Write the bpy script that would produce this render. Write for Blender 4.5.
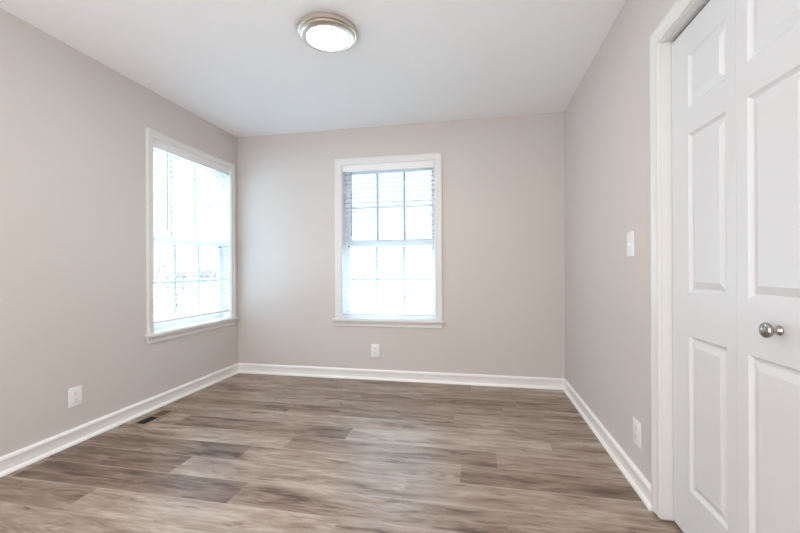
import bpy, bmesh, math, random
from mathutils import Vector, Matrix

for o in list(bpy.data.objects):
    bpy.data.objects.remove(o, do_unlink=True)
S = bpy.context.scene
COL = S.collection

# ------------------------------------------------------------ room numbers
XL, XR, YB, YF, H = -2.434, 0.762, 3.615, -0.65, 2.44      # left, right, back, front walls, ceiling
WT = 0.16                                                 # wall thickness

# ------------------------------------------------------------ camera
yaw, pitch, roll = 0.1951, 0.0, 0.0046
ca, sa, cp, sp, cr, sr = math.cos(yaw), math.sin(yaw), math.cos(pitch), math.sin(pitch), math.cos(roll), math.sin(roll)
Rw = (Matrix(((cr, -sr, 0), (sr, cr, 0), (0, 0, 1))) @ Matrix(((1, 0, 0), (0, cp, -sp), (0, sp, cp)))
      @ Matrix(((ca, sa, 0), (0, 0, 1), (-sa, ca, 0))))   # world -> right, up, forward
r_, u_, f_ = Rw[0], Rw[1], Rw[2]
cam_data = bpy.data.cameras.new('camera')
cam = bpy.data.objects.new('camera', cam_data)
COL.objects.link(cam)
cam.matrix_world = Matrix(((r_[0], u_[0], -f_[0], 0), (r_[1], u_[1], -f_[1], 0), (r_[2], u_[2], -f_[2], 1.066), (0, 0, 0, 1)))
cam_data.sensor_width = 36
cam_data.lens = 386.4 / 800 * 36
cam_data.shift_y = 0.0032
cam_data.clip_start = 0.02
S.camera = cam

# ------------------------------------------------------------ world, lights, exposure
SKY, LAMP, FILL, ZENITH = 1.55, 88.0, 56.0, 34.0
w = bpy.data.worlds.new('sky')
S.world = w
w.use_nodes = True
bg = w.node_tree.nodes['Background']
bg.inputs[0].default_value = (0.62, 0.82, 1.0, 1)
# overcast sky: the zenith several times brighter than the horizon
wn, wl = w.node_tree.nodes, w.node_tree.links
wtc = wn.new('ShaderNodeTexCoord')
wsep = wn.new('ShaderNodeSeparateXYZ')
wmr = wn.new('ShaderNodeMapRange')
wmr.interpolation_type = 'SMOOTHSTEP'
wmr.inputs['From Min'].default_value = 0.22
wmr.inputs['From Max'].default_value = 0.80
wmr.inputs['To Min'].default_value = SKY
wmr.inputs['To Max'].default_value = ZENITH
wl.new(wtc.outputs['Generated'], wsep.inputs[0])
wl.new(wsep.outputs[2], wmr.inputs['Value'])
wl.new(wmr.outputs[0], bg.inputs[1])
wcm = wn.new('ShaderNodeMix')
wcm.data_type = 'RGBA'
wcm.inputs[6].default_value = (0.86, 0.93, 1.0, 1)
wcm.inputs[7].default_value = (0.60, 0.81, 1.0, 1)
wcr = wn.new('ShaderNodeMapRange')
wcr.inputs['From Min'].default_value = 0.15
wcr.inputs['From Max'].default_value = 0.5
wl.new(wsep.outputs[2], wcr.inputs['Value'])
wl.new(wcr.outputs[0], wcm.inputs[0])
wl.new(wcm.outputs[2], bg.inputs[0])


def area(name, loc, rot, sx, sy, energy, color=(1, 1, 1), portal=False):
    l = bpy.data.lights.new(name, 'AREA')
    l.shape = 'RECTANGLE'
    l.size, l.size_y = sx, sy
    l.energy = energy
    l.color = color
    if portal:
        l.cycles.is_portal = True
    o = bpy.data.objects.new(name, l)
    COL.objects.link(o)
    o.location = loc
    o.rotation_euler = rot
    return o


area('window_portal', (-0.836, YB + WT + 0.02, 1.335), (-math.pi / 2, 0, 0), 0.95, 1.55, 1, portal=True)
area('window_portal', (XL - WT - 0.02, 3.01, 1.335), (0, -math.pi / 2, 0), 1.55, 1.0, 1, portal=True)
# added unseen fill light behind the camera, standing in for hall light
area('fill_light', (-0.85, YF + 0.03, 1.25), (math.pi / 2, 0, 0), 2.6, 2.2, FILL, (1.0, 0.99, 0.985))

S.view_settings.view_transform = 'Standard'
S.view_settings.look = 'None'
S.view_settings.exposure = 0.11
S.view_settings.gamma = 1
S.view_settings.use_curve_mapping = False
S.cycles.use_denoising = True
S.cycles.max_bounces = 14
S.cycles.diffuse_bounces = 10
S.cycles.transparent_max_bounces = 16
S.cycles.sample_clamp_indirect = 10
S.cycles.caustics_reflective = False
S.cycles.caustics_refractive = False


# ------------------------------------------------------------ materials
def new_mat(name):
    m = bpy.data.materials.new(name)
    m.use_nodes = True
    nt = m.node_tree
    return m, nt, nt.nodes['Principled BSDF']


def srgb(r, g, b):
    return tuple(((c / 255 + .055) / 1.055) ** 2.4 if c / 255 > .04045 else c / 255 / 12.92 for c in (r, g, b)) + (1,)


def plain(name, col, rough=0.5, metal=0.0, bump=None, spec=0.5, vary=0.0):
    m, nt, p = new_mat(name)
    p.inputs['Base Color'].default_value = col
    p.inputs['Roughness'].default_value = rough
    p.inputs['Metallic'].default_value = metal
    p.inputs['Specular IOR Level'].default_value = spec
    tc = nt.nodes.new('ShaderNodeTexCoord')
    if bump:
        n = nt.nodes.new('ShaderNodeTexNoise')
        n.inputs['Scale'].default_value = bump[0]
        n.inputs['Detail'].default_value = 3
        nt.links.new(tc.outputs['Object'], n.inputs['Vector'])
        b = nt.nodes.new('ShaderNodeBump')
        b.inputs['Strength'].default_value = bump[1]
        b.inputs['Distance'].default_value = 0.002
        nt.links.new(n.outputs['Fac'], b.inputs['Height'])
        nt.links.new(b.outputs['Normal'], p.inputs['Normal'])
    if vary:
        n = nt.nodes.new('ShaderNodeTexNoise')
        n.inputs['Scale'].default_value = 1.7
        nt.links.new(tc.outputs['Object'], n.inputs['Vector'])
        mx = nt.nodes.new('ShaderNodeMix')
        mx.data_type = 'RGBA'
        mx.inputs[6].default_value = tuple(c * (1 - vary) for c in col[:3]) + (1,)
        mx.inputs[7].default_value = tuple(min(1, c * (1 + vary)) for c in col[:3]) + (1,)
        nt.links.new(n.outputs['Fac'], mx.inputs[0])
        nt.links.new(mx.outputs[2], p.inputs['Base Color'])
    return m


M_wall = plain('greige_wall_paint', (0.60, 0.562, 0.537, 1), 0.55, bump=(220, 0.12), spec=0.3, vary=0.01)
M_ceil = plain('ceiling_paint', (0.88, 0.885, 0.89, 1), 0.8, bump=(150, 0.1), spec=0.2, vary=0.01)
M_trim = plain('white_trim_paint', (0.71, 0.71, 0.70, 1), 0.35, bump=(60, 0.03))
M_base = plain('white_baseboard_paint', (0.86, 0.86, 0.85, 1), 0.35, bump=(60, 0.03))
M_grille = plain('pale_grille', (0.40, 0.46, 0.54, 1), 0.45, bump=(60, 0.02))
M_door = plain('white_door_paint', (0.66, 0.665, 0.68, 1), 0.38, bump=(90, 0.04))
M_vinyl = plain('white_window_vinyl', (0.80, 0.84, 0.87, 1), 0.4, bump=(60, 0.02))
M_plate = plain('white_plastic', (0.82, 0.82, 0.83, 1), 0.3, bump=(60, 0.02))
M_slot = plain('dark_slot', (0.05, 0.05, 0.05, 1), 0.6, bump=(60, 0.02))
M_rail = plain('blind_white', (0.80, 0.80, 0.81, 1), 0.4, bump=(60, 0.02))
M_cord = plain('blind_cord', (0.8, 0.8, 0.8, 1), 0.8, bump=(300, 0.1))
M_wand = plain('grey_wand', (0.33, 0.34, 0.36, 1), 0.3, bump=(60, 0.02))
M_dark = plain('painted_void_dark', (0.02, 0.018, 0.016, 1), 0.9, bump=(60, 0.02))
M_vent = plain('brown_register', srgb(138, 120, 100), 0.45, bump=(80, 0.05))
M_ventb = plain('brown_damper', srgb(104, 88, 68), 0.55, bump=(80, 0.05))
M_ground = plain('pale_winter_lawn', (0.30, 0.30, 0.27, 1), 0.95, bump=(12, 0.6), vary=0.25)
M_bark = plain('bare_branch_bark', (0.09, 0.07, 0.065, 1), 0.9, bump=(40, 0.5), vary=0.3)


def brushed(name, col, rough):
    m, nt, p = new_mat(name)
    p.inputs['Base Color'].default_value = col
    p.inputs['Metallic'].default_value = 1
    p.inputs['Roughness'].default_value = rough
    tc = nt.nodes.new('ShaderNodeTexCoord')
    mp = nt.nodes.new('ShaderNodeMapping')
    mp.inputs['Scale'].default_value = (1, 1, 60)
    n = nt.nodes.new('ShaderNodeTexNoise')
    n.inputs['Scale'].default_value = 30
    b = nt.nodes.new('ShaderNodeBump')
    b.inputs['Strength'].default_value = 0.05
    nt.links.new(tc.outputs['Object'], mp.inputs[0])
    nt.links.new(mp.outputs[0], n.inputs['Vector'])
    nt.links.new(n.outputs['Fac'], b.inputs['Height'])
    nt.links.new(b.outputs['Normal'], p.inputs['Normal'])
    return m


M_nickel = brushed('brushed_nickel', (0.72, 0.66, 0.59, 1), 0.34)
M_knob = brushed('satin_nickel', (0.40, 0.375, 0.35, 1), 0.24)

# translucent white slats
M_slat, nt, p = new_mat('white_slat')
p.inputs['Base Color'].default_value = (0.70, 0.725, 0.75, 1)
p.inputs['Roughness'].default_value = 0.4
out = nt.nodes['Material Output']
tr = nt.nodes.new('ShaderNodeBsdfTranslucent')
tr.inputs['Color'].default_value = (0.85, 0.88, 0.9, 1)
mx = nt.nodes.new('ShaderNodeMixShader')
mx.inputs[0].default_value = 0.42
nt.links.new(p.outputs[0], mx.inputs[1])
nt.links.new(tr.outputs[0], mx.inputs[2])
nt.links.new(mx.outputs[0], out.inputs[0])

# thin glass
M_glass, nt, p = new_mat('window_glass')
nt.nodes.remove(p)
out = nt.nodes['Material Output']
tp = nt.nodes.new('ShaderNodeBsdfTransparent')
tp.inputs[0].default_value = (0.97, 0.985, 0.98, 1)
gl = nt.nodes.new('ShaderNodeBsdfGlossy')
gl.inputs['Roughness'].default_value = 0.0
fr = nt.nodes.new('ShaderNodeFresnel')
fr.inputs[0].default_value = 1.45
mx = nt.nodes.new('ShaderNodeMixShader')
nt.links.new(fr.outputs[0], mx.inputs[0])
nt.links.new(tp.outputs[0], mx.inputs[1])
nt.links.new(gl.outputs[0], mx.inputs[2])
nt.links.new(mx.outputs[0], out.inputs[0])

# glowing lens
M_lens, nt, p = new_mat('glowing_lens')
p.inputs['Base Color'].default_value = (0.9, 0.9, 0.9, 1)
p.inputs['Emission Color'].default_value = (1.0, 0.97, 0.92, 1)
p.inputs['Emission Strength'].default_value = LAMP

# plank floor
M_floor, nt, p = new_mat('greige_oak_planks')
N, L = nt.nodes, nt.links


def node(t, **kw):
    n = N.new(t)
    for k, v in kw.items():
        setattr(n, k, v)
    return n


def math_(op, a, b=None, clamp=False):
    n = node('ShaderNodeMath', operation=op)
    n.use_clamp = clamp
    for i, v in enumerate((a, b)):
        if v is None:
            continue
        if isinstance(v, (int, float)):
            n.inputs[i].default_value = v
        else:
            L.new(v, n.inputs[i])
    return n.outputs[0]


def combine(x, y, z):
    n = node('ShaderNodeCombineXYZ')
    for i, v in enumerate((x, y, z)):
        if isinstance(v, (int, float)):
            n.inputs[i].default_value = v
        else:
            L.new(v, n.inputs[i])
    return n.outputs[0]


def noise(vec, scale, detail, dist=0.0, rough=0.5):
    n = node('ShaderNodeTexNoise')
    n.inputs['Scale'].default_value = scale
    n.inputs['Detail'].default_value = detail
    n.inputs['Distortion'].default_value = dist
    n.inputs['Roughness'].default_value = rough
    L.new(vec, n.inputs['Vector'])
    return n.outputs['Fac']


geo = node('ShaderNodeNewGeometry')
sep = node('ShaderNodeSeparateXYZ')
L.new(geo.outputs['Position'], sep.inputs[0])
px, py = sep.outputs[0], sep.outputs[1]
seed = node('ShaderNodeAttribute', attribute_name='seed').outputs['Fac']
tone = node('ShaderNodeAttribute', attribute_name='tone').outputs['Fac']
uvn = node('ShaderNodeUVMap', uv_map='plank')
suv = node('ShaderNodeSeparateXYZ')
L.new(uvn.outputs[0], suv.inputs[0])
ex, ey = suv.outputs[0], suv.outputs[1]          # metres from plank start, metres across
sx_ = math_('MULTIPLY', seed, 37.0)
sy_ = math_('MULTIPLY', seed, 91.0)
v1 = combine(math_('ADD', math_('MULTIPLY', px, 1.3), sx_), math_('ADD', math_('MULTIPLY', py, 9.0), sy_), seed)
broad = noise(v1, 1.7, 5, 0.7, 0.60)
v2 = combine(math_('ADD', math_('MULTIPLY', px, 5.0), sx_), math_('ADD', math_('MULTIPLY', py, 48.0), sy_), seed)
fine = noise(v2, 2.0, 6, 0.9, 0.68)
v4 = combine(math_('ADD', math_('MULTIPLY', px, 3.2), sy_), math_('ADD', math_('MULTIPLY', py, 17.0), sx_), seed)
med = noise(v4, 1.6, 4, 1.6, 0.6)
v3 = combine(math_('ADD', math_('MULTIPLY', px, 1.1), sx_), math_('ADD', math_('MULTIPLY', py, 5.5), sy_), seed)
low = noise(v3, 1.2, 1, 0.3)
rings = math_('SINE', math_('MULTIPLY', low, 120.0))
ringmask = math_('MULTIPLY', math_('SUBTRACT', noise(v3, 2.2, 2), 0.52, clamp=True), 3.0, clamp=True)
vor = node('ShaderNodeTexVoronoi')
vor.inputs['Scale'].default_value = 1.0
L.new(combine(math_('ADD', math_('MULTIPLY', px, 1.7), sx_), math_('ADD', math_('MULTIPLY', py, 8.5), sy_), seed), vor.inputs['Vector'])
knot = math_('SUBTRACT', 1.0, math_('MULTIPLY', vor.outputs['Distance'], 3.0), clamp=True)
knot = math_('POWER', knot, 1.6)
knot = math_('MULTIPLY', knot, math_('ADD', 0.4, fine))
t_ = math_('ADD', math_('MULTIPLY', math_('SUBTRACT', broad, 0.5), 1.35), math_('MULTIPLY', math_('SUBTRACT', fine, 0.5), 0.42))
t_ = math_('ADD', t_, math_('MULTIPLY', math_('SUBTRACT', med, 0.5), 0.62))
t_ = math_('ADD', t_, math_('MULTIPLY', math_('MULTIPLY', rings, ringmask), 0.24))
t_ = math_('ADD', t_, math_('ADD', math_('MULTIPLY', tone, 1.25), 0.53))
t_ = math_('SUBTRACT', t_, math_('MULTIPLY', knot, 0.55))
v5 = combine(math_('ADD', math_('MULTIPLY', px, 2.4), sy_), math_('ADD', math_('MULTIPLY', py, 13.0), sy_), seed)
streak = math_('MULTIPLY', math_('SUBTRACT', noise(v5, 1.5, 3, 1.0, 0.55), 0.57, clamp=True), 2.6)
t_ = math_('SUBTRACT', math_('ADD', t_, 0.03), streak)
ramp = node('ShaderNodeValToRGB')
L.new(t_, ramp.inputs[0])
cr_ = ramp.color_ramp
cr_.elements[0].position = 0.0
cr_.elements[0].color = srgb(84, 67, 57)
cr_.elements[1].position = 1.0
cr_.elements[1].color = srgb(186, 174, 163)
for pos, c in ((0.25, (112, 94, 82)), (0.5, (140, 122, 108)), (0.75, (163, 147, 133))):
    e = cr_.elements.new(pos)
    e.color = srgb(*c)
dy = math_('MINIMUM', ey, math_('SUBTRACT', 0.1835, ey))
lenx = suv.outputs[2]
att_len = node('ShaderNodeAttribute', attribute_name='length').outputs['Fac']
dx = math_('MINIMUM', ex, math_('SUBTRACT', att_len, ex))
dmin = math_('MINIMUM', dx, dy)
groove = math_('LESS_THAN', dmin, 0.0010)
bevel = math_('LESS_THAN', dy, 0.0035)  # edge highlight painted as a lighter colour along the long plank sides
mixc = node('ShaderNodeMix', data_type='RGBA')
L.new(math_('MULTIPLY', bevel, 0.40), mixc.inputs[0])
L.new(ramp.outputs[0], mixc.inputs[6])
mixc.inputs[7].default_value = srgb(192, 180, 168)
L.new(mixc.outputs[2], p.inputs['Base Color'])
L.new(math_('ADD', 0.34, math_('MULTIPLY', fine, 0.16)), p.inputs['Roughness'])
p.inputs['Specular IOR Level'].default_value = 0.36
bm_ = node('ShaderNodeBump')
bm_.inputs['Strength'].default_value = 0.25
bm_.inputs['Distance'].default_value = 0.001
L.new(math_('SUBTRACT', fine, groove), bm_.inputs['Height'])
L.new(bm_.outputs['Normal'], p.inputs['Normal'])


# ------------------------------------------------------------ mesh helpers (all in world coordinates)
def new():
    return bmesh.new()


def box(bm, x0, x1, y0, y1, z0, z1, bevel=0.0):
    x0, x1 = sorted((x0, x1)); y0, y1 = sorted((y0, y1)); z0, z1 = sorted((z0, z1))
    vs = [bm.verts.new((x, y, z)) for x in (x0, x1) for y in (y0, y1) for z in (z0, z1)]
    fs = [(0, 1, 3, 2), (4, 6, 7, 5), (0, 4, 5, 1), (2, 3, 7, 6), (0, 2, 6, 4), (1, 5, 7, 3)]
    faces = [bm.faces.new([vs[i] for i in f]) for f in fs]
    if bevel:
        es = list({e for f in faces for e in f.edges})
        bmesh.ops.bevel(bm, geom=es, offset=bevel, segments=2, affect='EDGES', profile=0.6)


def abox(bm, F, a0, a1, z0, z1, o0, o1, bevel=0.0):
    """box in wall coordinates: a along the wall, z up, o out into the room"""
    p, q = F(a0, z0, o0), F(a1, z1, o1)
    box(bm, p[0], q[0], p[1], q[1], p[2], q[2], bevel)


def quad(bm, *pts):
    return bm.faces.new([bm.verts.new(p) for p in pts])


def sweep(bm, F, path, prof, closed=False):
    """profile [(side offset, out)] swept along path [(a, z)] with mitred corners; side offset to the left of travel"""
    n = len(path)
    rings = []
    for i, (a, z) in enumerate(path):
        dirs = []
        if i > 0 or closed:
            q = path[i - 1]; d = Vector((a - q[0], z - q[1])).normalized(); dirs.append(d)
        if i < n - 1 or closed:
            q = path[(i + 1) % n]; d = Vector((q[0] - a, q[1] - z)).normalized(); dirs.append(d)
        ns = [Vector((-d.y, d.x)) for d in dirs]
        m = sum(ns, Vector((0, 0))).normalized()
        k = 1 / max(0.2, m.dot(ns[0]))
        rings.append([bm.verts.new(F(a + m.x * k * s, z + m.y * k * s, o)) for s, o in prof])
    m = len(prof)
    for i in range(n if closed else n - 1):
        A, B = rings[i], rings[(i + 1) % n]
        for j in range(m):
            bm.faces.new((A[j], A[(j + 1) % m], B[(j + 1) % m], B[j]))
    if not closed:
        bm.faces.new(rings[0])
        bm.faces.new(rings[-1][::-1])


def lathe(bm, prof, origin, axis, seg=48):
    """prof [(radius, distance along axis)]"""
    axis = Vector(axis).normalized()
    u = axis.orthogonal().normalized()
    v = axis.cross(u)
    rings = []
    for r, h in prof:
        if r < 1e-6:
            rings.append([bm.verts.new(Vector(origin) + axis * h)])
        else:
            rings.append([bm.verts.new(Vector(origin) + axis * h + (u * math.cos(2 * math.pi * k / seg) + v * math.sin(2 * math.pi * k / seg)) * r) for k in range(seg)])
    for A, B in zip(rings, rings[1:]):
        for k in range(seg):
            k2 = (k + 1) % seg
            if len(A) == 1 and len(B) > 1:
                bm.faces.new((A[0], B[k], B[k2]))
            elif len(B) == 1 and len(A) > 1:
                bm.faces.new((A[k], A[k2], B[0]))
            elif len(A) > 1:
                bm.faces.new((A[k], A[k2], B[k2], B[k]))


def tube(bm, pts, r, seg=8):
    pts = [Vector(q) for q in pts]
    rs = r if isinstance(r, (list, tuple)) else [r] * len(pts)
    rings = []
    for i, q in enumerate(pts):
        d = (pts[min(i + 1, len(pts) - 1)] - pts[max(i - 1, 0)]).normalized()
        u = (Vector((1, 0, 0)) if abs(d.x) < 0.8 else Vector((0, 1, 0))).cross(d).normalized()
        v = d.cross(u)
        rings.append([bm.verts.new(q + (u * math.cos(2 * math.pi * k / seg) + v * math.sin(2 * math.pi * k / seg)) * rs[i]) for k in range(seg)])
    for A, B in zip(rings, rings[1:]):
        for k in range(seg):
            bm.faces.new((A[k], A[(k + 1) % seg], B[(k + 1) % seg], B[k]))
    bm.faces.new(rings[0][::-1])
    bm.faces.new(rings[-1])


def root_loc(o):
    while o.parent:
        o = o.parent
    return Vector(o.location)


def obj(name, bm, mat, parent=None, smooth=False, origin=None, keep_normals=False):
    """link a bmesh as one object; meshes come in world coordinates"""
    if not keep_normals:
        bmesh.ops.recalc_face_normals(bm, faces=bm.faces)
    if parent:
        base = root_loc(parent)
    elif origin is not None:
        base = Vector(origin)
    else:
        xs = [v.co for v in bm.verts]
        base = Vector(((min(c.x for c in xs) + max(c.x for c in xs)) / 2, (min(c.y for c in xs) + max(c.y for c in xs)) / 2, min(c.z for c in xs)))
    bmesh.ops.translate(bm, vec=-base, verts=bm.verts)
    me = bpy.data.meshes.new(name)
    bm.to_mesh(me)
    bm.free()
    me.materials.append(mat)
    if smooth:
        for f in me.polygons:
            f.use_smooth = True
        try:
            me.set_sharp_from_angle(angle=math.radians(38))
        except Exception:
            pass
    o = bpy.data.objects.new(name, me)
    COL.objects.link(o)
    if parent:
        o.parent = parent
    else:
        o.location = base
    return o


def empty(name, loc):
    o = bpy.data.objects.new(name, None)
    o.empty_display_size = 0.1
    COL.objects.link(o)
    o.location = loc
    return o


def tag(o, label, cat, group=None):
    o['label'] = label
    o['category'] = cat
    if group:
        o['group'] = group
    return o


def struct(o, label=None):
    o['kind'] = 'structure'
    if label:
        o['label'] = label
    return o


BACK = lambda a, z, o: (a, YB - o, z)
LEFT = lambda a, z, o: (XL + o, a, z)
RIGHT = lambda a, z, o: (XR - o, a, z)

# ------------------------------------------------------------ openings
WB = (-1.297, -0.376, 0.585, 2.085)     # back window: a0, a1, z0, z1
WL = (2.539, 3.497, 0.585, 2.082)       # left window
DO = (1.000, 1.800, 0.0, 2.008)         # closet doorway on the right wall

# ------------------------------------------------------------ floor
random.seed(11)
PITCH, LEN, B0 = 0.1835, 1.247, 1.5725
joints = {-1: -0.577, 0: 0.122, 1: -0.348, 2: -0.085, 3: 0.106, 4: 0.432, 5: -0.496, 6: -0.160, 7: -1.055, 8: 0.30, 9: -0.45, 10: -1.3, 11: 0.0,
          -2: 0.25, -3: -0.95}
tones = {(-1, 0): 0.10, (-1, -1): 0.17, (-1, -2): 0.0, (-2, -2): 0.14, (-2, -1): 0.0, (0, -1): 0.02, (0, 0): 0.05, (0, -2): -0.15, (1, 0): 0.12, (1, -1): 0.14, (1, -2): -0.2,
         (2, 0): -0.08, (2, -1): 0.06, (2, -2): -0.17, (3, 0): 0.06, (3, -1): -0.06, (3, -2): 0.10, (4, 0): 0.08, (4, -1): 0.16, (4, -2): -0.13,
         (5, 0): 0.10, (5, -1): 0.08, (5, -2): 0.04, (6, 0): 0.06, (6, -1): -0.11, (7, 0): -0.04, (7, -1): 0.07, (7, 1): 0.03,
         (8, 0): -0.04, (8, -1): -0.07, (9, 0): 0.0, (10, 0): -0.06, (11, 0): -0.05, (0, 1): 0.0, (-1, 1): 0.0}
bm = new()
uvl = bm.loops.layers.uv.new('plank')
planks = []
x_min, x_max, y_min, y_max = XL - 0.1, XR + 0.75, YF - 0.1, YB + 0.1
for row in range(-13, 12):
    y0 = B0 + row * PITCH
    y1 = y0 + PITCH
    c0, c1 = max(y0, y_min), min(y1, y_max)
    if c1 <= c0:
        continue
    j = joints.get(row, random.uniform(-1.2, 0.0))
    k = -4
    for k in range(-4, 4):
        xa, xb = j + k * LEN, j + (k + 1) * LEN
        d0, d1 = max(xa, x_min), min(xb, x_max)
        if d1 <= d0:
            continue
        f = quad(bm, (d0, c0, 0), (d1, c0, 0), (d1, c1, 0), (d0, c1, 0))
        for lp in f.loops:
            lp[uvl].uv = (lp.vert.co.x - xa, lp.vert.co.y - y0)
        planks.append((tones.get((row, k), random.uniform(-0.12, 0.12)), random.random()))
n_pl = len(planks)
box(bm, x_min, x_max, y_min, y_max, -0.12, -0.02)
fl = obj('floor', bm, M_floor, origin=(0, 0, 0), keep_normals=True)
struct(fl, 'grey brown wood plank floor')
me = fl.data
for nm, idx in (('tone', 0), ('seed', 1), ('length', None)):
    at = me.attributes.new(nm, 'FLOAT', 'FACE')
    for i in range(len(me.polygons)):
        at.data[i].value = (LEN if idx is None else planks[i][idx]) if i < n_pl else 0.3

# ------------------------------------------------------------ ceiling and walls
bm = new()
box(bm, XL - WT, XR + 0.8, YF - WT, YB + WT, H, H + 0.12)
struct(obj('ceiling', bm, M_ceil), 'flat white ceiling')


def wall(name, F, a0, a1, hole, thick=WT, label=None):
    bm = new()
    if hole:
        h0, h1, z0, z1 = hole
        abox(bm, F, a0, h0, 0, H, 0, -thick)
        abox(bm, F, h1, a1, 0, H, 0, -thick)
        abox(bm, F, h0, h1, z1, H, 0, -thick)
        if z0 > 0:
            abox(bm, F, h0, h1, 0, z0, 0, -thick)
        bmesh.ops.remove_doubles(bm, verts=bm.verts, dist=1e-5)
    else:
        abox(bm, F, a0, a1, 0, H, 0, -thick)
    return struct(obj(name, bm, M_wall), label)


wall('wall_back', BACK, XL - WT, XR + WT, WB, label='greige back wall with a window')
wall('wall_left', LEFT, YF, YB, WL, label='greige left wall with a window near the corner')
wall('wall_right', RIGHT, YF, YB, (DO[0] - 0.017, DO[1] + 0.017, 0, DO[3] + 0.017), thick=0.12, label='greige right wall with the closet doorway')
bm = new()
box(bm, XL - WT, XR + 0.12, YF - WT, YF, 0, H)
struct(obj('wall_front', bm, M_wall), 'greige wall behind the camera')
bm = new()                               # closet shell behind the folding door
box(bm, XR + 0.70, XR + 0.78, 0.6, 2.3, 0, H)
box(bm, XR + 0.12, XR + 0.70, 0.6, 0.68, 0, H)
box(bm, XR + 0.12, XR + 0.70, 2.22, 2.3, 0, H)
struct(obj('wall_closet', bm, M_wall), 'closet interior wall')

# ------------------------------------------------------------ baseboards
BBP = [(0, 0), (0, 0.0005), (0.0225, 0.0005), (0.0225, 0.004), (0.0205, 0.012), (0.016, 0.0185), (0.0115, 0.021), (0.0105, 0.0215),
       (0.0095, 0.068), (0.0135, 0.0735), (0.0150, 0.0790), (0.0145, 0.087), (0.0115, 0.0945), (0.007, 0.098), (0, 0.098)]


def baseboard(name, F, a0, a1, m0, m1, label):
    """m0/m1: 1 = mitre the end into the corner"""
    bm = new()
    prof = BBP[1:]
    A = [bm.verts.new(F(a0 + o * m0, z, o)) for o, z in prof]
    B = [bm.verts.new(F(a1 - o * m1, z, o)) for o, z in prof]
    m = len(prof)
    for j in range(m):
        bm.faces.new((A[j], A[(j + 1) % m], B[(j + 1) % m], B[j]))
    bm.faces.new(A); bm.faces.new(B[::-1])
    return struct(obj(name, bm, M_base, smooth=True), label)


baseboard('baseboard_left', LEFT, YF, YB, 1, 1, 'white baseboard with shoe moulding along the left wall')
baseboard('baseboard_back', BACK, XL, XR, 1, 1, 'white baseboard with shoe moulding along the back wall')
baseboard('baseboard_right', RIGHT, DO[1] + 0.072, YB, 0, 1, 'white baseboard between closet casing and back wall')
bb2 = baseboard('baseboard_right_near', RIGHT, YF, DO[0] - 0.072, 1, 0, 'white baseboard on the near side of the closet')
baseboard('baseboard_front', lambda a, z, o: (a, YF + o, z), XL, XR, 1, 1, 'white baseboard behind the camera')


# ------------------------------------------------------------ windows
def casing_profile(wd, th=0.018):
    """(side, out): side grows away from the opening"""
    return [(0, 0), (0, th * 0.55), (0.004, th * 0.72), (0.010, th * 0.75), (0.014, th * 0.62), (0.020, th * 0.66),
            (wd * 0.62, th * 0.86), (wd * 0.72, th), (wd - 0.006, th), (wd, th * 0.78), (wd, 0)]


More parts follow.
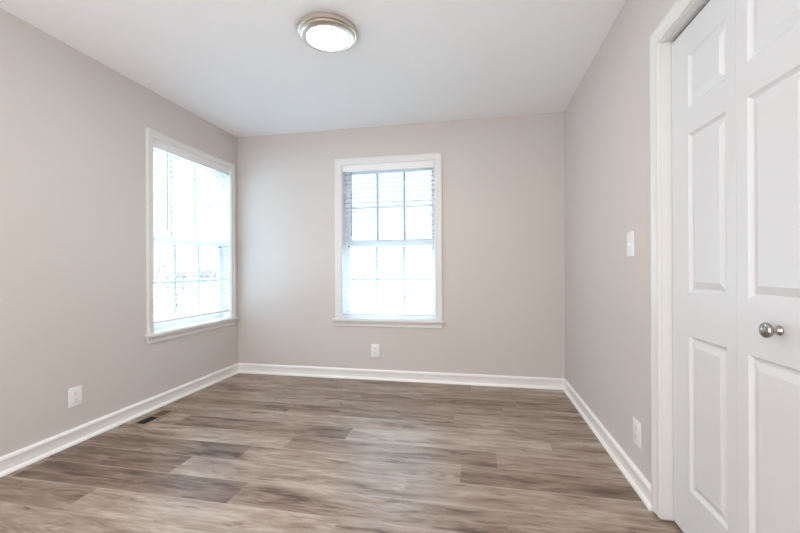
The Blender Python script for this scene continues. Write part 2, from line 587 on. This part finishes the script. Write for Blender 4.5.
def window(name, F, W, glass_a, label, latch_side, side_w=0.066, top_w=0.060):
    a0, a1, z0, z1 = W
    c = F((a0 + a1) / 2, z0, 0)
    root = struct(empty(name, c), label)
    # casing round three sides, standing on the stool
    bm = new()
    sweep(bm, F, [(a1, z0), (a1, z1), (a0, z1), (a0, z0)][::-1], casing_profile(side_w))
    bmesh.ops.recalc_face_normals(bm, faces=bm.faces)
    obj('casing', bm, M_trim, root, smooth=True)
    # stool (inside sill) and apron
    bm = new()
    abox(bm, F, a0 - side_w - 0.020, a1 + side_w + 0.016, z0 - 0.022, z0, 0.0, 0.046, 0.006)
    abox(bm, F, a0 + 0.0005, a1 - 0.0005, z0 - 0.020, z0 + 0.002, -0.075, 0.010)
    obj('window_stool', bm, M_trim, root, smooth=True)
    bm = new()
    zt, zb = z0 - 0.022, z0 - 0.078
    pr = [(0, zt), (0.016, zt), (0.016, zt - 0.016), (0.011, zt - 0.022), (0.012, zb + 0.008), (0.008, zb), (0, zb)]
    e0, e1 = a0 - side_w - 0.002, a1 + side_w
    A = [bm.verts.new(F(e0 + (zt - z) * 0.12, z, o)) for o, z in pr]
    B = [bm.verts.new(F(e1 - (zt - z) * 0.12, z, o)) for o, z in pr]
    for j in range(len(pr)):
        k = (j + 1) % len(pr)
        bm.faces.new((A[j], A[k], B[k], B[j]))
    bm.faces.new(A); bm.faces.new(B[::-1])
    obj('apron', bm, M_trim, root)
    # jamb lining
    bm = new()
    t = 0.006
    for (x, y) in ((a0, a0 + t), (a1 - t, a1)):
        abox(bm, F, x, y, z0, z1, -WT + 0.005, 0.0)
    abox(bm, F, a0 + t, a1 - t, z1 - t, z1, -WT + 0.005, 0.0)
    abox(bm, F, a0 + t, a1 - t, z0 - 0.004, z0 + 0.022, -WT + 0.005, -0.078)
    # sash tracks
    for (x, y) in ((a0 + t, a0 + 0.016), (a1 - 0.016, a1 - t)):
        abox(bm, F, x, y, z0 + 0.022, z1 - t, -0.088, -0.080)
        abox(bm, F, x, y, z0 + 0.022, z1 - t, -0.121, -0.117)
    obj('jamb', bm, M_vinyl, root)
    g0, g1 = glass_a
    s0, s1 = a0 + 0.009, a1 - 0.009

    def sash(nm, zb, zt, gb, gt, ob, rows):
        """outer bounds s0..s1 x zb..zt, glass g0..g1 x gb..gt, back of sash at ob"""
        bm = new()
        of = ob + 0.028
        abox(bm, F, s0, g0, zb, zt, ob, of, 0.002)
        abox(bm, F, g1, s1, zb, zt, ob, of, 0.002)
        abox(bm, F, g0, g1, zb, gb, ob, of, 0.002)
        abox(bm, F, g0, g1, gt, zt, ob, of, 0.002)
        # glazing bead
        sweep(bm, F, [(g0, gb), (g1, gb), (g1, gt), (g0, gt)], [(0, ob + 0.010), (0.008, ob + 0.010), (0.008, ob + 0.018), (0, ob + 0.024)], closed=True)
        s = obj(nm, bm, M_vinyl, root)
        bm = new()
        for k in (1, 2):
            m = g0 + (g1 - g0) * k / 3
            abox(bm, F, m - 0.011, m + 0.011, gb + 0.004, gt - 0.004, ob + 0.010, ob + 0.020)
        mz = (gb + gt) / 2
        abox(bm, F, g0 + 0.004, g1 - 0.004, mz - 0.011, mz + 0.011, ob + 0.011, ob + 0.019)
        obj('muntins', bm, M_grille, s)
        bm = new()
        q = 0.002
        quad(bm, F(g0 - q, gb - q, ob + 0.009), F(g1 + q, gb - q, ob + 0.009), F(g1 + q, gt + q, ob + 0.009), F(g0 - q, gt + q, ob + 0.009))
        obj('glass', bm, M_glass, s)
        return s
    lower = sash('lower_sash', z0 + 0.022, 1.343, 0.645, 1.288, -0.115, 2)
    sash('upper_sash', 1.300, z1 - 0.008, 1.345, z1 - 0.055, -0.150, 2)
    bm = new()                          # lock on the meeting rail
    mid = (s0 + s1) / 2
    abox(bm, F, mid - 0.028, mid + 0.028, 1.343, 1.352, -0.112, -0.090, 0.002)
    abox(bm, F, mid - 0.006, mid + 0.020, 1.352, 1.362, -0.110, -0.096, 0.002)
    obj('sash_lock', bm, M_plate, lower)
    bm = new()                          # dark tilt latch at one end
    la = g0 - 0.012 if latch_side < 0 else g1 + 0.004
    abox(bm, F, la - 0.008, la + 0.012, 1.287, 1.299, -0.087, -0.083, 0.001)
    lt = obj('tilt_latch', bm, M_slot, lower)
    lt['label'] = 'dark tilt latch on the meeting rail'
    return root


window('window_1', LEFT, WL, (2.585, 3.442), 'white double hung window on the left wall beside the corner', 1, side_w=0.060)
window('window_2', BACK, WB, (-1.240, -0.420), 'white double hung window in the middle of the back wall', -1)


# ------------------------------------------------------------ blinds
def blind(F, W, z_bottom, wand_a, ladders, label, flip=1):
    a0, a1, z0, z1 = W
    b0, b1 = a0 + 0.009, a1 - 0.010
    root = empty('venetian_blind', F((a0 + a1) / 2, z_bottom, -0.04))
    tag(root, label, 'window blind', 'white slatted blinds in the two windows')
    bm = new()
    abox(bm, F, b0 + 0.004, b1 - 0.004, z1 - 0.050, z1 - 0.006, -0.068, -0.020, 0.002)
    obj('headrail', bm, M_rail, root)
    bm = new()                          # valance with returns
    abox(bm, F, b0, b1, z1 - 0.066, z1 - 0.002, -0.014, -0.006, 0.002)
    abox(bm, F, b0, b0 + 0.006, z1 - 0.066, z1 - 0.002, -0.050, -0.014)
    abox(bm, F, b1 - 0.006, b1, z1 - 0.066, z1 - 0.002, -0.050, -0.014)
    abox(bm, F, b0, b1, z1 - 0.012, z1 - 0.006, -0.006, -0.004)
    obj('valance', bm, M_rail, root)
    top, pitch = z1 - 0.085, 0.0465
    n = int((top - z_bottom - 0.03) / pitch) + 1
    bm = new()
    for i in range(n):
        z = top - i * pitch
        sec = []
        for q in range(5):
            o = -0.018 - 0.050 * q / 4
            sec.append((o, z + 0.0022 * (1 - ((q - 2) / 2) ** 2)))
        pr = [(o, h + 0.0020) for o, h in sec] + [(o, h - 0.0020) for o, h in sec[::-1]]
        A = [bm.verts.new(F(b0 + 0.002, h, o)) for o, h in pr]
        B = [bm.verts.new(F(b1 - 0.002, h, o)) for o, h in pr]
        for j in range(len(pr)):
            k = (j + 1) % len(pr)
            bm.faces.new((A[j], A[k], B[k], B[j]))
        bm.faces.new(A); bm.faces.new(B[::-1])
    obj('slats', bm, M_slat, root)
    bm = new()
    abox(bm, F, b0 + 0.002, b1 - 0.002, z_bottom, z_bottom + 0.018, -0.068, -0.018, 0.004)
    obj('bottom_rail', bm, M_rail, root, smooth=True)
    for la in ladders:
        bm = new()
        for o in (-0.0168, -0.0692):
            tube(bm, [F(la, z_bottom + 0.01, o), F(la, z1 - 0.05, o)], 0.0009, 5)
        for i in range(n):
            z = top - i * pitch - 0.0018
            tube(bm, [F(la, z, -0.0168), F(la, z, -0.0692)], 0.0006, 4)
            abox(bm, F, la - 0.004, la + 0.004, z - 0.0035, z + 0.0035, -0.0172, -0.0162)
        obj('ladder_cord', bm, M_cord, root)
    bm = new()
    tube(bm, [F(wand_a, z1 - 0.062, -0.010), F(wand_a, z1 - 0.075, -0.0045), F(wand_a, 1.44, -0.0045), F(wand_a, 1.395, -0.0045)], [0.0028, 0.0036, 0.0040, 0.0054], 6)
    obj('tilt_wand', bm, M_wand, root, smooth=True)['label'] = 'grey tilt wand'
    return root


blind(LEFT, WL, 0.648, 2.690, (2.745, 3.025, 3.385), 'white slatted blind in the left wall window, slats open')
blind(BACK, WB, 0.617, -1.199, (-1.236, -0.943, -0.676, -0.402), 'white slatted blind in the back wall window, slats open')

# ------------------------------------------------------------ closet door
F = RIGHT
door = struct(empty('door_1', (XR, (DO[0] + DO[1]) / 2, 0)), 'white bifold closet door with raised panels on the right wall')
cw = 0.066
bm = new()
sweep(bm, F, [(DO[1] + 0.005, 0.014), (DO[1] + 0.005, DO[3] + 0.005), (DO[0] - 0.005, DO[3] + 0.005), (DO[0] - 0.005, 0.014)],
      [(-s, o) for s, o in casing_profile(cw)])
obj('casing', bm, M_trim, door, smooth=True)
bm = new()
jt = 0.018
abox(bm, F, DO[1] - 0.0002, DO[1] + jt, 0.014, DO[3] + jt, -0.12, 0.0004)
abox(bm, F, DO[0] - jt, DO[0] + 0.0002, 0.014, DO[3] + jt, -0.12, 0.0004)
abox(bm, F, DO[0], DO[1], DO[3] - 0.0004, DO[3] + jt, -0.12, 0.0004)
obj('door_jamb', bm, M_trim, door)
bm = new()
abox(bm, F, DO[0] + 0.004, DO[1] - 0.004, DO[3] - 0.005, DO[3] - 0.0006, -0.066, -0.046)
obj('track', bm, M_slot, door)

XD = -0.038                              # face of the leaves behind the wall face


def leaf(y0, y1, p0, p1, hinge_pin):
    zb, zt = 0.018, 1.994
    rows = [(0.210, 0.805), (0.972, 1.577), (1.681, 1.882)]
    bm = new()
    th = 0.034
    ys = [y0, p0, p1, y1]
    zs = [zb] + [z for r in rows for z in r] + [zt]
    V = {}

    def vv(y, z, o):
        key = (round(y, 5), round(z, 5), round(o, 5))
        if key not in V:
            V[key] = bm.verts.new(F(y, z, o))
        return V[key]
    for i in range(3):
        for j in range(len(zs) - 1):
            a, b, c, d = ys[i], ys[i + 1], zs[j], zs[j + 1]
            if i == 1 and (c, d) in rows:
                steps = [(0, 0), (0.004, -0.0045), (0.010, -0.0095), (0.016, -0.0105), (0.019, -0.0085), (0.040, -0.0015), (0.043, -0.0015)]
                prev = None
                for s, o in steps:
                    ring = [vv(a + s, c + s, XD + o), vv(b - s, c + s, XD + o), vv(b - s, d - s, XD + o), vv(a + s, d - s, XD + o)]
                    if prev:
                        for k in range(4):
                            bm.faces.new((prev[k], prev[(k + 1) % 4], ring[(k + 1) % 4], ring[k]))
                    prev = ring
                bm.faces.new(prev)
            else:
                bm.faces.new((vv(a, c, XD), vv(b, c, XD), vv(b, d, XD), vv(a, d, XD)))
    # sides and back
    bk = XD - th
    for i in range(3):
        bm.faces.new((vv(ys[i], zb, XD), vv(ys[i + 1], zb, XD), vv(ys[i + 1], zb, bk), vv(ys[i], zb, bk)))
        bm.faces.new((vv(ys[i], zt, XD), vv(ys[i + 1], zt, XD), vv(ys[i + 1], zt, bk), vv(ys[i], zt, bk)))
    for j in range(len(zs) - 1):
        for y in (y0, y1):
            bm.faces.new((vv(y, zs[j], XD), vv(y, zs[j + 1], XD), vv(y, zs[j + 1], bk), vv(y, zs[j], bk)))
    loop = [vv(y, zb, bk) for y in ys] + [vv(y1, z, bk) for z in zs[1:]] + [vv(y, zt, bk) for y in ys[-2::-1]] + [vv(y0, z, bk) for z in zs[-2:0:-1]]
    bm.faces.new(loop)
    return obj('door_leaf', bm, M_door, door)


l1 = leaf(1.3922, 1.797, 1.441, 1.670, True)
l2 = leaf(1.003, 1.3912, 1.118, 1.341, False)
l1['label'] = 'folding leaf next to the casing'
l2['label'] = 'folding leaf with the round knob'
# round knob
ky, kz = 1.216, 0.896
KS = 0.76
prof = [(0.0, 0.0), (0.0115, 0.0), (0.0122, 0.002), (0.0115, 0.006), (0.0085, 0.010), (0.0065, 0.015), (0.0060, 0.022), (0.0075, 0.027),
        (0.0120, 0.030), (0.0165, 0.0345), (0.0190, 0.0405), (0.0188, 0.0460), (0.0165, 0.0510), (0.0120, 0.0548), (0.006, 0.0567), (0.0, 0.0572)]
bm = new()
lathe(bm, [(r * 1.12, h * KS) for r, h in prof], (XR - XD, ky, kz), (-1, 0, 0), 40)
kn = obj('door_knob', bm, M_knob, l2, smooth=True)
kn['label'] = 'brushed nickel round knob'
# hinges between the two leaves, on the closet side
for hz in (0.28, 1.02, 1.78):
    bm = new()
    abox(bm, F, 1.372, 1.422, hz - 0.035, hz + 0.035, XD - 0.034, XD - 0.036)
    obj('hinge', bm, M_nickel, l1)

# ------------------------------------------------------------ ceiling light
lx, ly = -0.834, 2.104
cl = empty('ceiling_light', (lx, ly, H))
tag(cl, 'round flush ceiling light with brushed nickel rim and glowing lens', 'ceiling light')
bm = new()
lathe(bm, [(0.0, 0), (0.160, 0), (0.1665, 0.003), (0.1665, 0.026), (0.163, 0.029), (0.158, 0.030), (0.0, 0.030)], (lx, ly, H), (0, 0, -1), 72)
obj('base_pan', bm, M_nickel, cl, smooth=True)
bm = new()
lathe(bm, [(0.154, 0.0302), (0.157, 0.033), (0.156, 0.038), (0.150, 0.0425), (0.138, 0.0455), (0.124, 0.0475), (0.118, 0.0465), (0.1175, 0.042), (0.1175, 0.0302), (0.154, 0.0302)], (lx, ly, H), (0, 0, -1), 72)
obj('trim_ring', bm, M_nickel, cl, smooth=True)
bm = new()
lathe(bm, [(0.117, 0.032), (0.117, 0.0445), (0.100, 0.0465), (0.060, 0.049), (0.0, 0.050)], (lx, ly, H), (0, 0, -1), 72)
obj('lens', bm, M_lens, cl, smooth=True)['label'] = 'glowing white lens'


# ------------------------------------------------------------ outlets and switch
def slot_round(bm, F, a, z, r, o0, o1, seg=14):
    A = [bm.verts.new(F(a + r * math.cos(2 * math.pi * k / seg), z + r * math.sin(2 * math.pi * k / seg), o1)) for k in range(seg)]
    B = [bm.verts.new(F(a + r * math.cos(2 * math.pi * k / seg), z + r * math.sin(2 * math.pi * k / seg), o0)) for k in range(seg)]
    bm.faces.new(A)
    for k in range(seg):
        bm.faces.new((A[k], A[(k + 1) % seg], B[(k + 1) % seg], B[k]))


def plate(bm, F, a, z, w, h):
    abox(bm, F, a - w / 2, a + w / 2, z - h / 2, z + h / 2, 0.0, 0.0060, 0.0022)


def outlet(F, a, z, w, h, label):
    root = tag(empty('wall_outlet', F(a, z - h / 2, 0)), label, 'power outlet', 'white wall outlets')
    bm = new(); plate(bm, F, a, z, w, h)
    obj('cover_plate', bm, M_plate, root, smooth=True)
    for s in (-1, 1):
        zc = z + s * 0.0215
        bm = new()
        # rounded receptacle face
        seg = 24
        pts = []
        for k in range(seg):
            t = 2 * math.pi * k / seg
            pts.append((a + max(-0.0175, min(0.0175, 0.0200 * math.cos(t))), zc + 0.0165 * math.sin(t)))
        A = [bm.verts.new(F(x, y, 0.0078)) for x, y in pts]
        B = [bm.verts.new(F(x, y, 0.0055)) for x, y in pts]
        bm.faces.new(A)
        for k in range(seg):
            bm.faces.new((A[k], A[(k + 1) % seg], B[(k + 1) % seg], B[k]))
        rc = obj('receptacle', bm, M_plate, root)
        bm = new()
        abox(bm, F, a - 0.0078, a - 0.0056, zc - 0.001, zc + 0.009, 0.0076, 0.0081)
        abox(bm, F, a + 0.0056, a + 0.0078, zc + 0.000, zc + 0.008, 0.0076, 0.0081)
        slot_round(bm, F, a, zc - 0.0075, 0.0028, 0.0076, 0.0081)
        obj('slots', bm, M_slot, rc)['label'] = 'dark socket slots'
    bm = new()
    slot_round(bm, F, a, z, 0.003, 0.0055, 0.0068)
    obj('screw', bm, M_plate, root)
    return root


outlet(LEFT, 1.950, 0.289, 0.080, 0.120, 'white duplex outlet on the left wall above the baseboard')
outlet(BACK, -0.961, 0.281, 0.080, 0.124, 'white duplex outlet on the back wall below the window')
outlet(RIGHT, 2.057, 0.270, 0.086, 0.122, 'white duplex outlet on the right wall beside the closet casing')

root = tag(empty('light_switch', RIGHT(2.127, 1.124, 0)), 'white toggle light switch on the right wall beside the closet casing', 'light switch')
bm = new(); plate(bm, RIGHT, 2.127, 1.186, 0.086, 0.124)
obj('cover_plate', bm, M_plate, root, smooth=True)
bm = new()
A0, Z0 = 2.127, 1.186
vs = [bm.verts.new(RIGHT(A0 + x, Z0 + z, o)) for x, z, o in
      ((-0.005, -0.012, 0.0055), (0.005, -0.012, 0.0055), (0.005, 0.012, 0.0055), (-0.005, 0.012, 0.0055),
       (-0.0035, -0.012, 0.017), (0.0035, -0.012, 0.017), (0.0042, -0.001, 0.016), (-0.0042, -0.001, 0.016))]
for f in ((0, 1, 2, 3), (4, 5, 6, 7), (0, 1, 5, 4), (1, 2, 6, 5), (2, 3, 7, 6), (3, 0, 4, 7)):
    bm.faces.new([vs[i] for i in f])
obj('toggle', bm, M_plate, root)
for dz in (-0.030, 0.030):
    bm = new()
    slot_round(bm, RIGHT, A0, Z0 + dz, 0.003, 0.0055, 0.0068)
    obj('screw', bm, M_plate, root)

# ------------------------------------------------------------ floor register
va0, va1, vb0, vb1 = -2.352, -2.226, 2.249, 2.545      # x range, y range
root = tag(empty('floor_vent', ((va0 + va1) / 2, (vb0 + vb1) / 2, 0)), 'brown floor vent beside the left baseboard, half of it dark', 'floor vent')
FL = lambda a, z, o: (a, z, o)
m_ = 0.023
mid0, mid1 = 2.402, 2.416
bm = new()
sweep(bm, FL, [(va0 + m_, vb0 + m_), (va1 - m_, vb0 + m_), (va1 - m_, vb1 - m_), (va0 + m_, vb1 - m_)],
      [(0, 0.0002), (0, 0.0055), (-0.004, 0.0062), (-m_ + 0.004, 0.0045), (-m_, 0.0002)], closed=True)
box(bm, va0 + m_, va1 - m_, mid0, mid1, 0.0002, 0.0055)
obj('frame', bm, M_vent, root)
bm = new()
box(bm, va0 + m_, va1 - m_, vb0 + m_, mid0, 0.0003, 0.0012)  # flat dark sheet: its colour stands in for shade in the uncut duct
obj('duct_shade_sheet', bm, M_dark, root)['label'] = 'dark sheet painted as the shaded open half'
bm = new()
box(bm, va0 + m_, va1 - m_, mid1, vb1 - m_, 0.0003, 0.0028)
obj('closed_damper', bm, M_ventb, root)['label'] = 'brown closed half'
bm = new()
for i in range(9):
    y = vb0 + m_ + 0.013 * (i + 0.6)
    if y + 0.002 < mid0:
        box(bm, va0 + m_, va1 - m_, y, y + 0.0012, 0.0012, 0.0030)
obj('louvers', bm, M_dark, root)
bm = new()
for i in range(8):
    y = mid1 + 0.0135 * (i + 0.6)
    if y + 0.002 < vb1 - m_:
        box(bm, va0 + m_, va1 - m_, y, y + 0.0016, 0.0028, 0.0040)
obj('louvers', bm, M_ventb, root)

# ------------------------------------------------------------ outside
bm = new()
quad(bm, (-60, -40, -0.7), (60, -40, -0.7), (60, 80, -0.7), (-60, 80, -0.7))
struct(obj('ground', bm, M_ground, keep_normals=True), 'pale ground outside')


def shrub(x, y, h, spread, seed, label):
    rnd = random.Random(seed)
    bm = new()

    def grow(p, d, ln, r, depth):
        q = p + d * ln * 0.5 + Vector((rnd.uniform(-1, 1), rnd.uniform(-1, 1), rnd.uniform(-.5, .5))) * ln * 0.08
        e = p + d * ln
        tube(bm, [p, q, e], [r, r * 0.85, r * 0.65], 4)
        if depth == 0:
            return
        for _ in range(3):
            nd = (d + Vector((rnd.uniform(-1, 1), rnd.uniform(-1, 1), rnd.uniform(-0.5, 0.7))) * spread).normalized()
            s = rnd.uniform(0.35, 1.0)
            grow(p + d * ln * s, nd, ln * rnd.uniform(0.5, 0.75), r * 0.6, depth - 1)
    base = Vector((x, y, -0.7))
    for k in range(9):
        a = rnd.uniform(0, 6.28)
        d = Vector((math.cos(a) * 0.5, math.sin(a) * 0.5, 1)).normalized()
        grow(base + Vector((math.cos(a), math.sin(a), 0)) * 0.12, d, h * 0.42, 0.019, 5)
    o = obj('bare_shrub', bm, M_bark, origin=base)
    tag(o, label, 'shrub', 'bare shrubs outside the left window')


shrub(-8.6, 10.0, 2.7, 0.70, 3, 'larger bare leafless shrub outside the left window, on the left')
shrub(-11.6, 16.2, 2.5, 0.70, 5, 'smaller bare leafless shrub outside the left window, on the right')
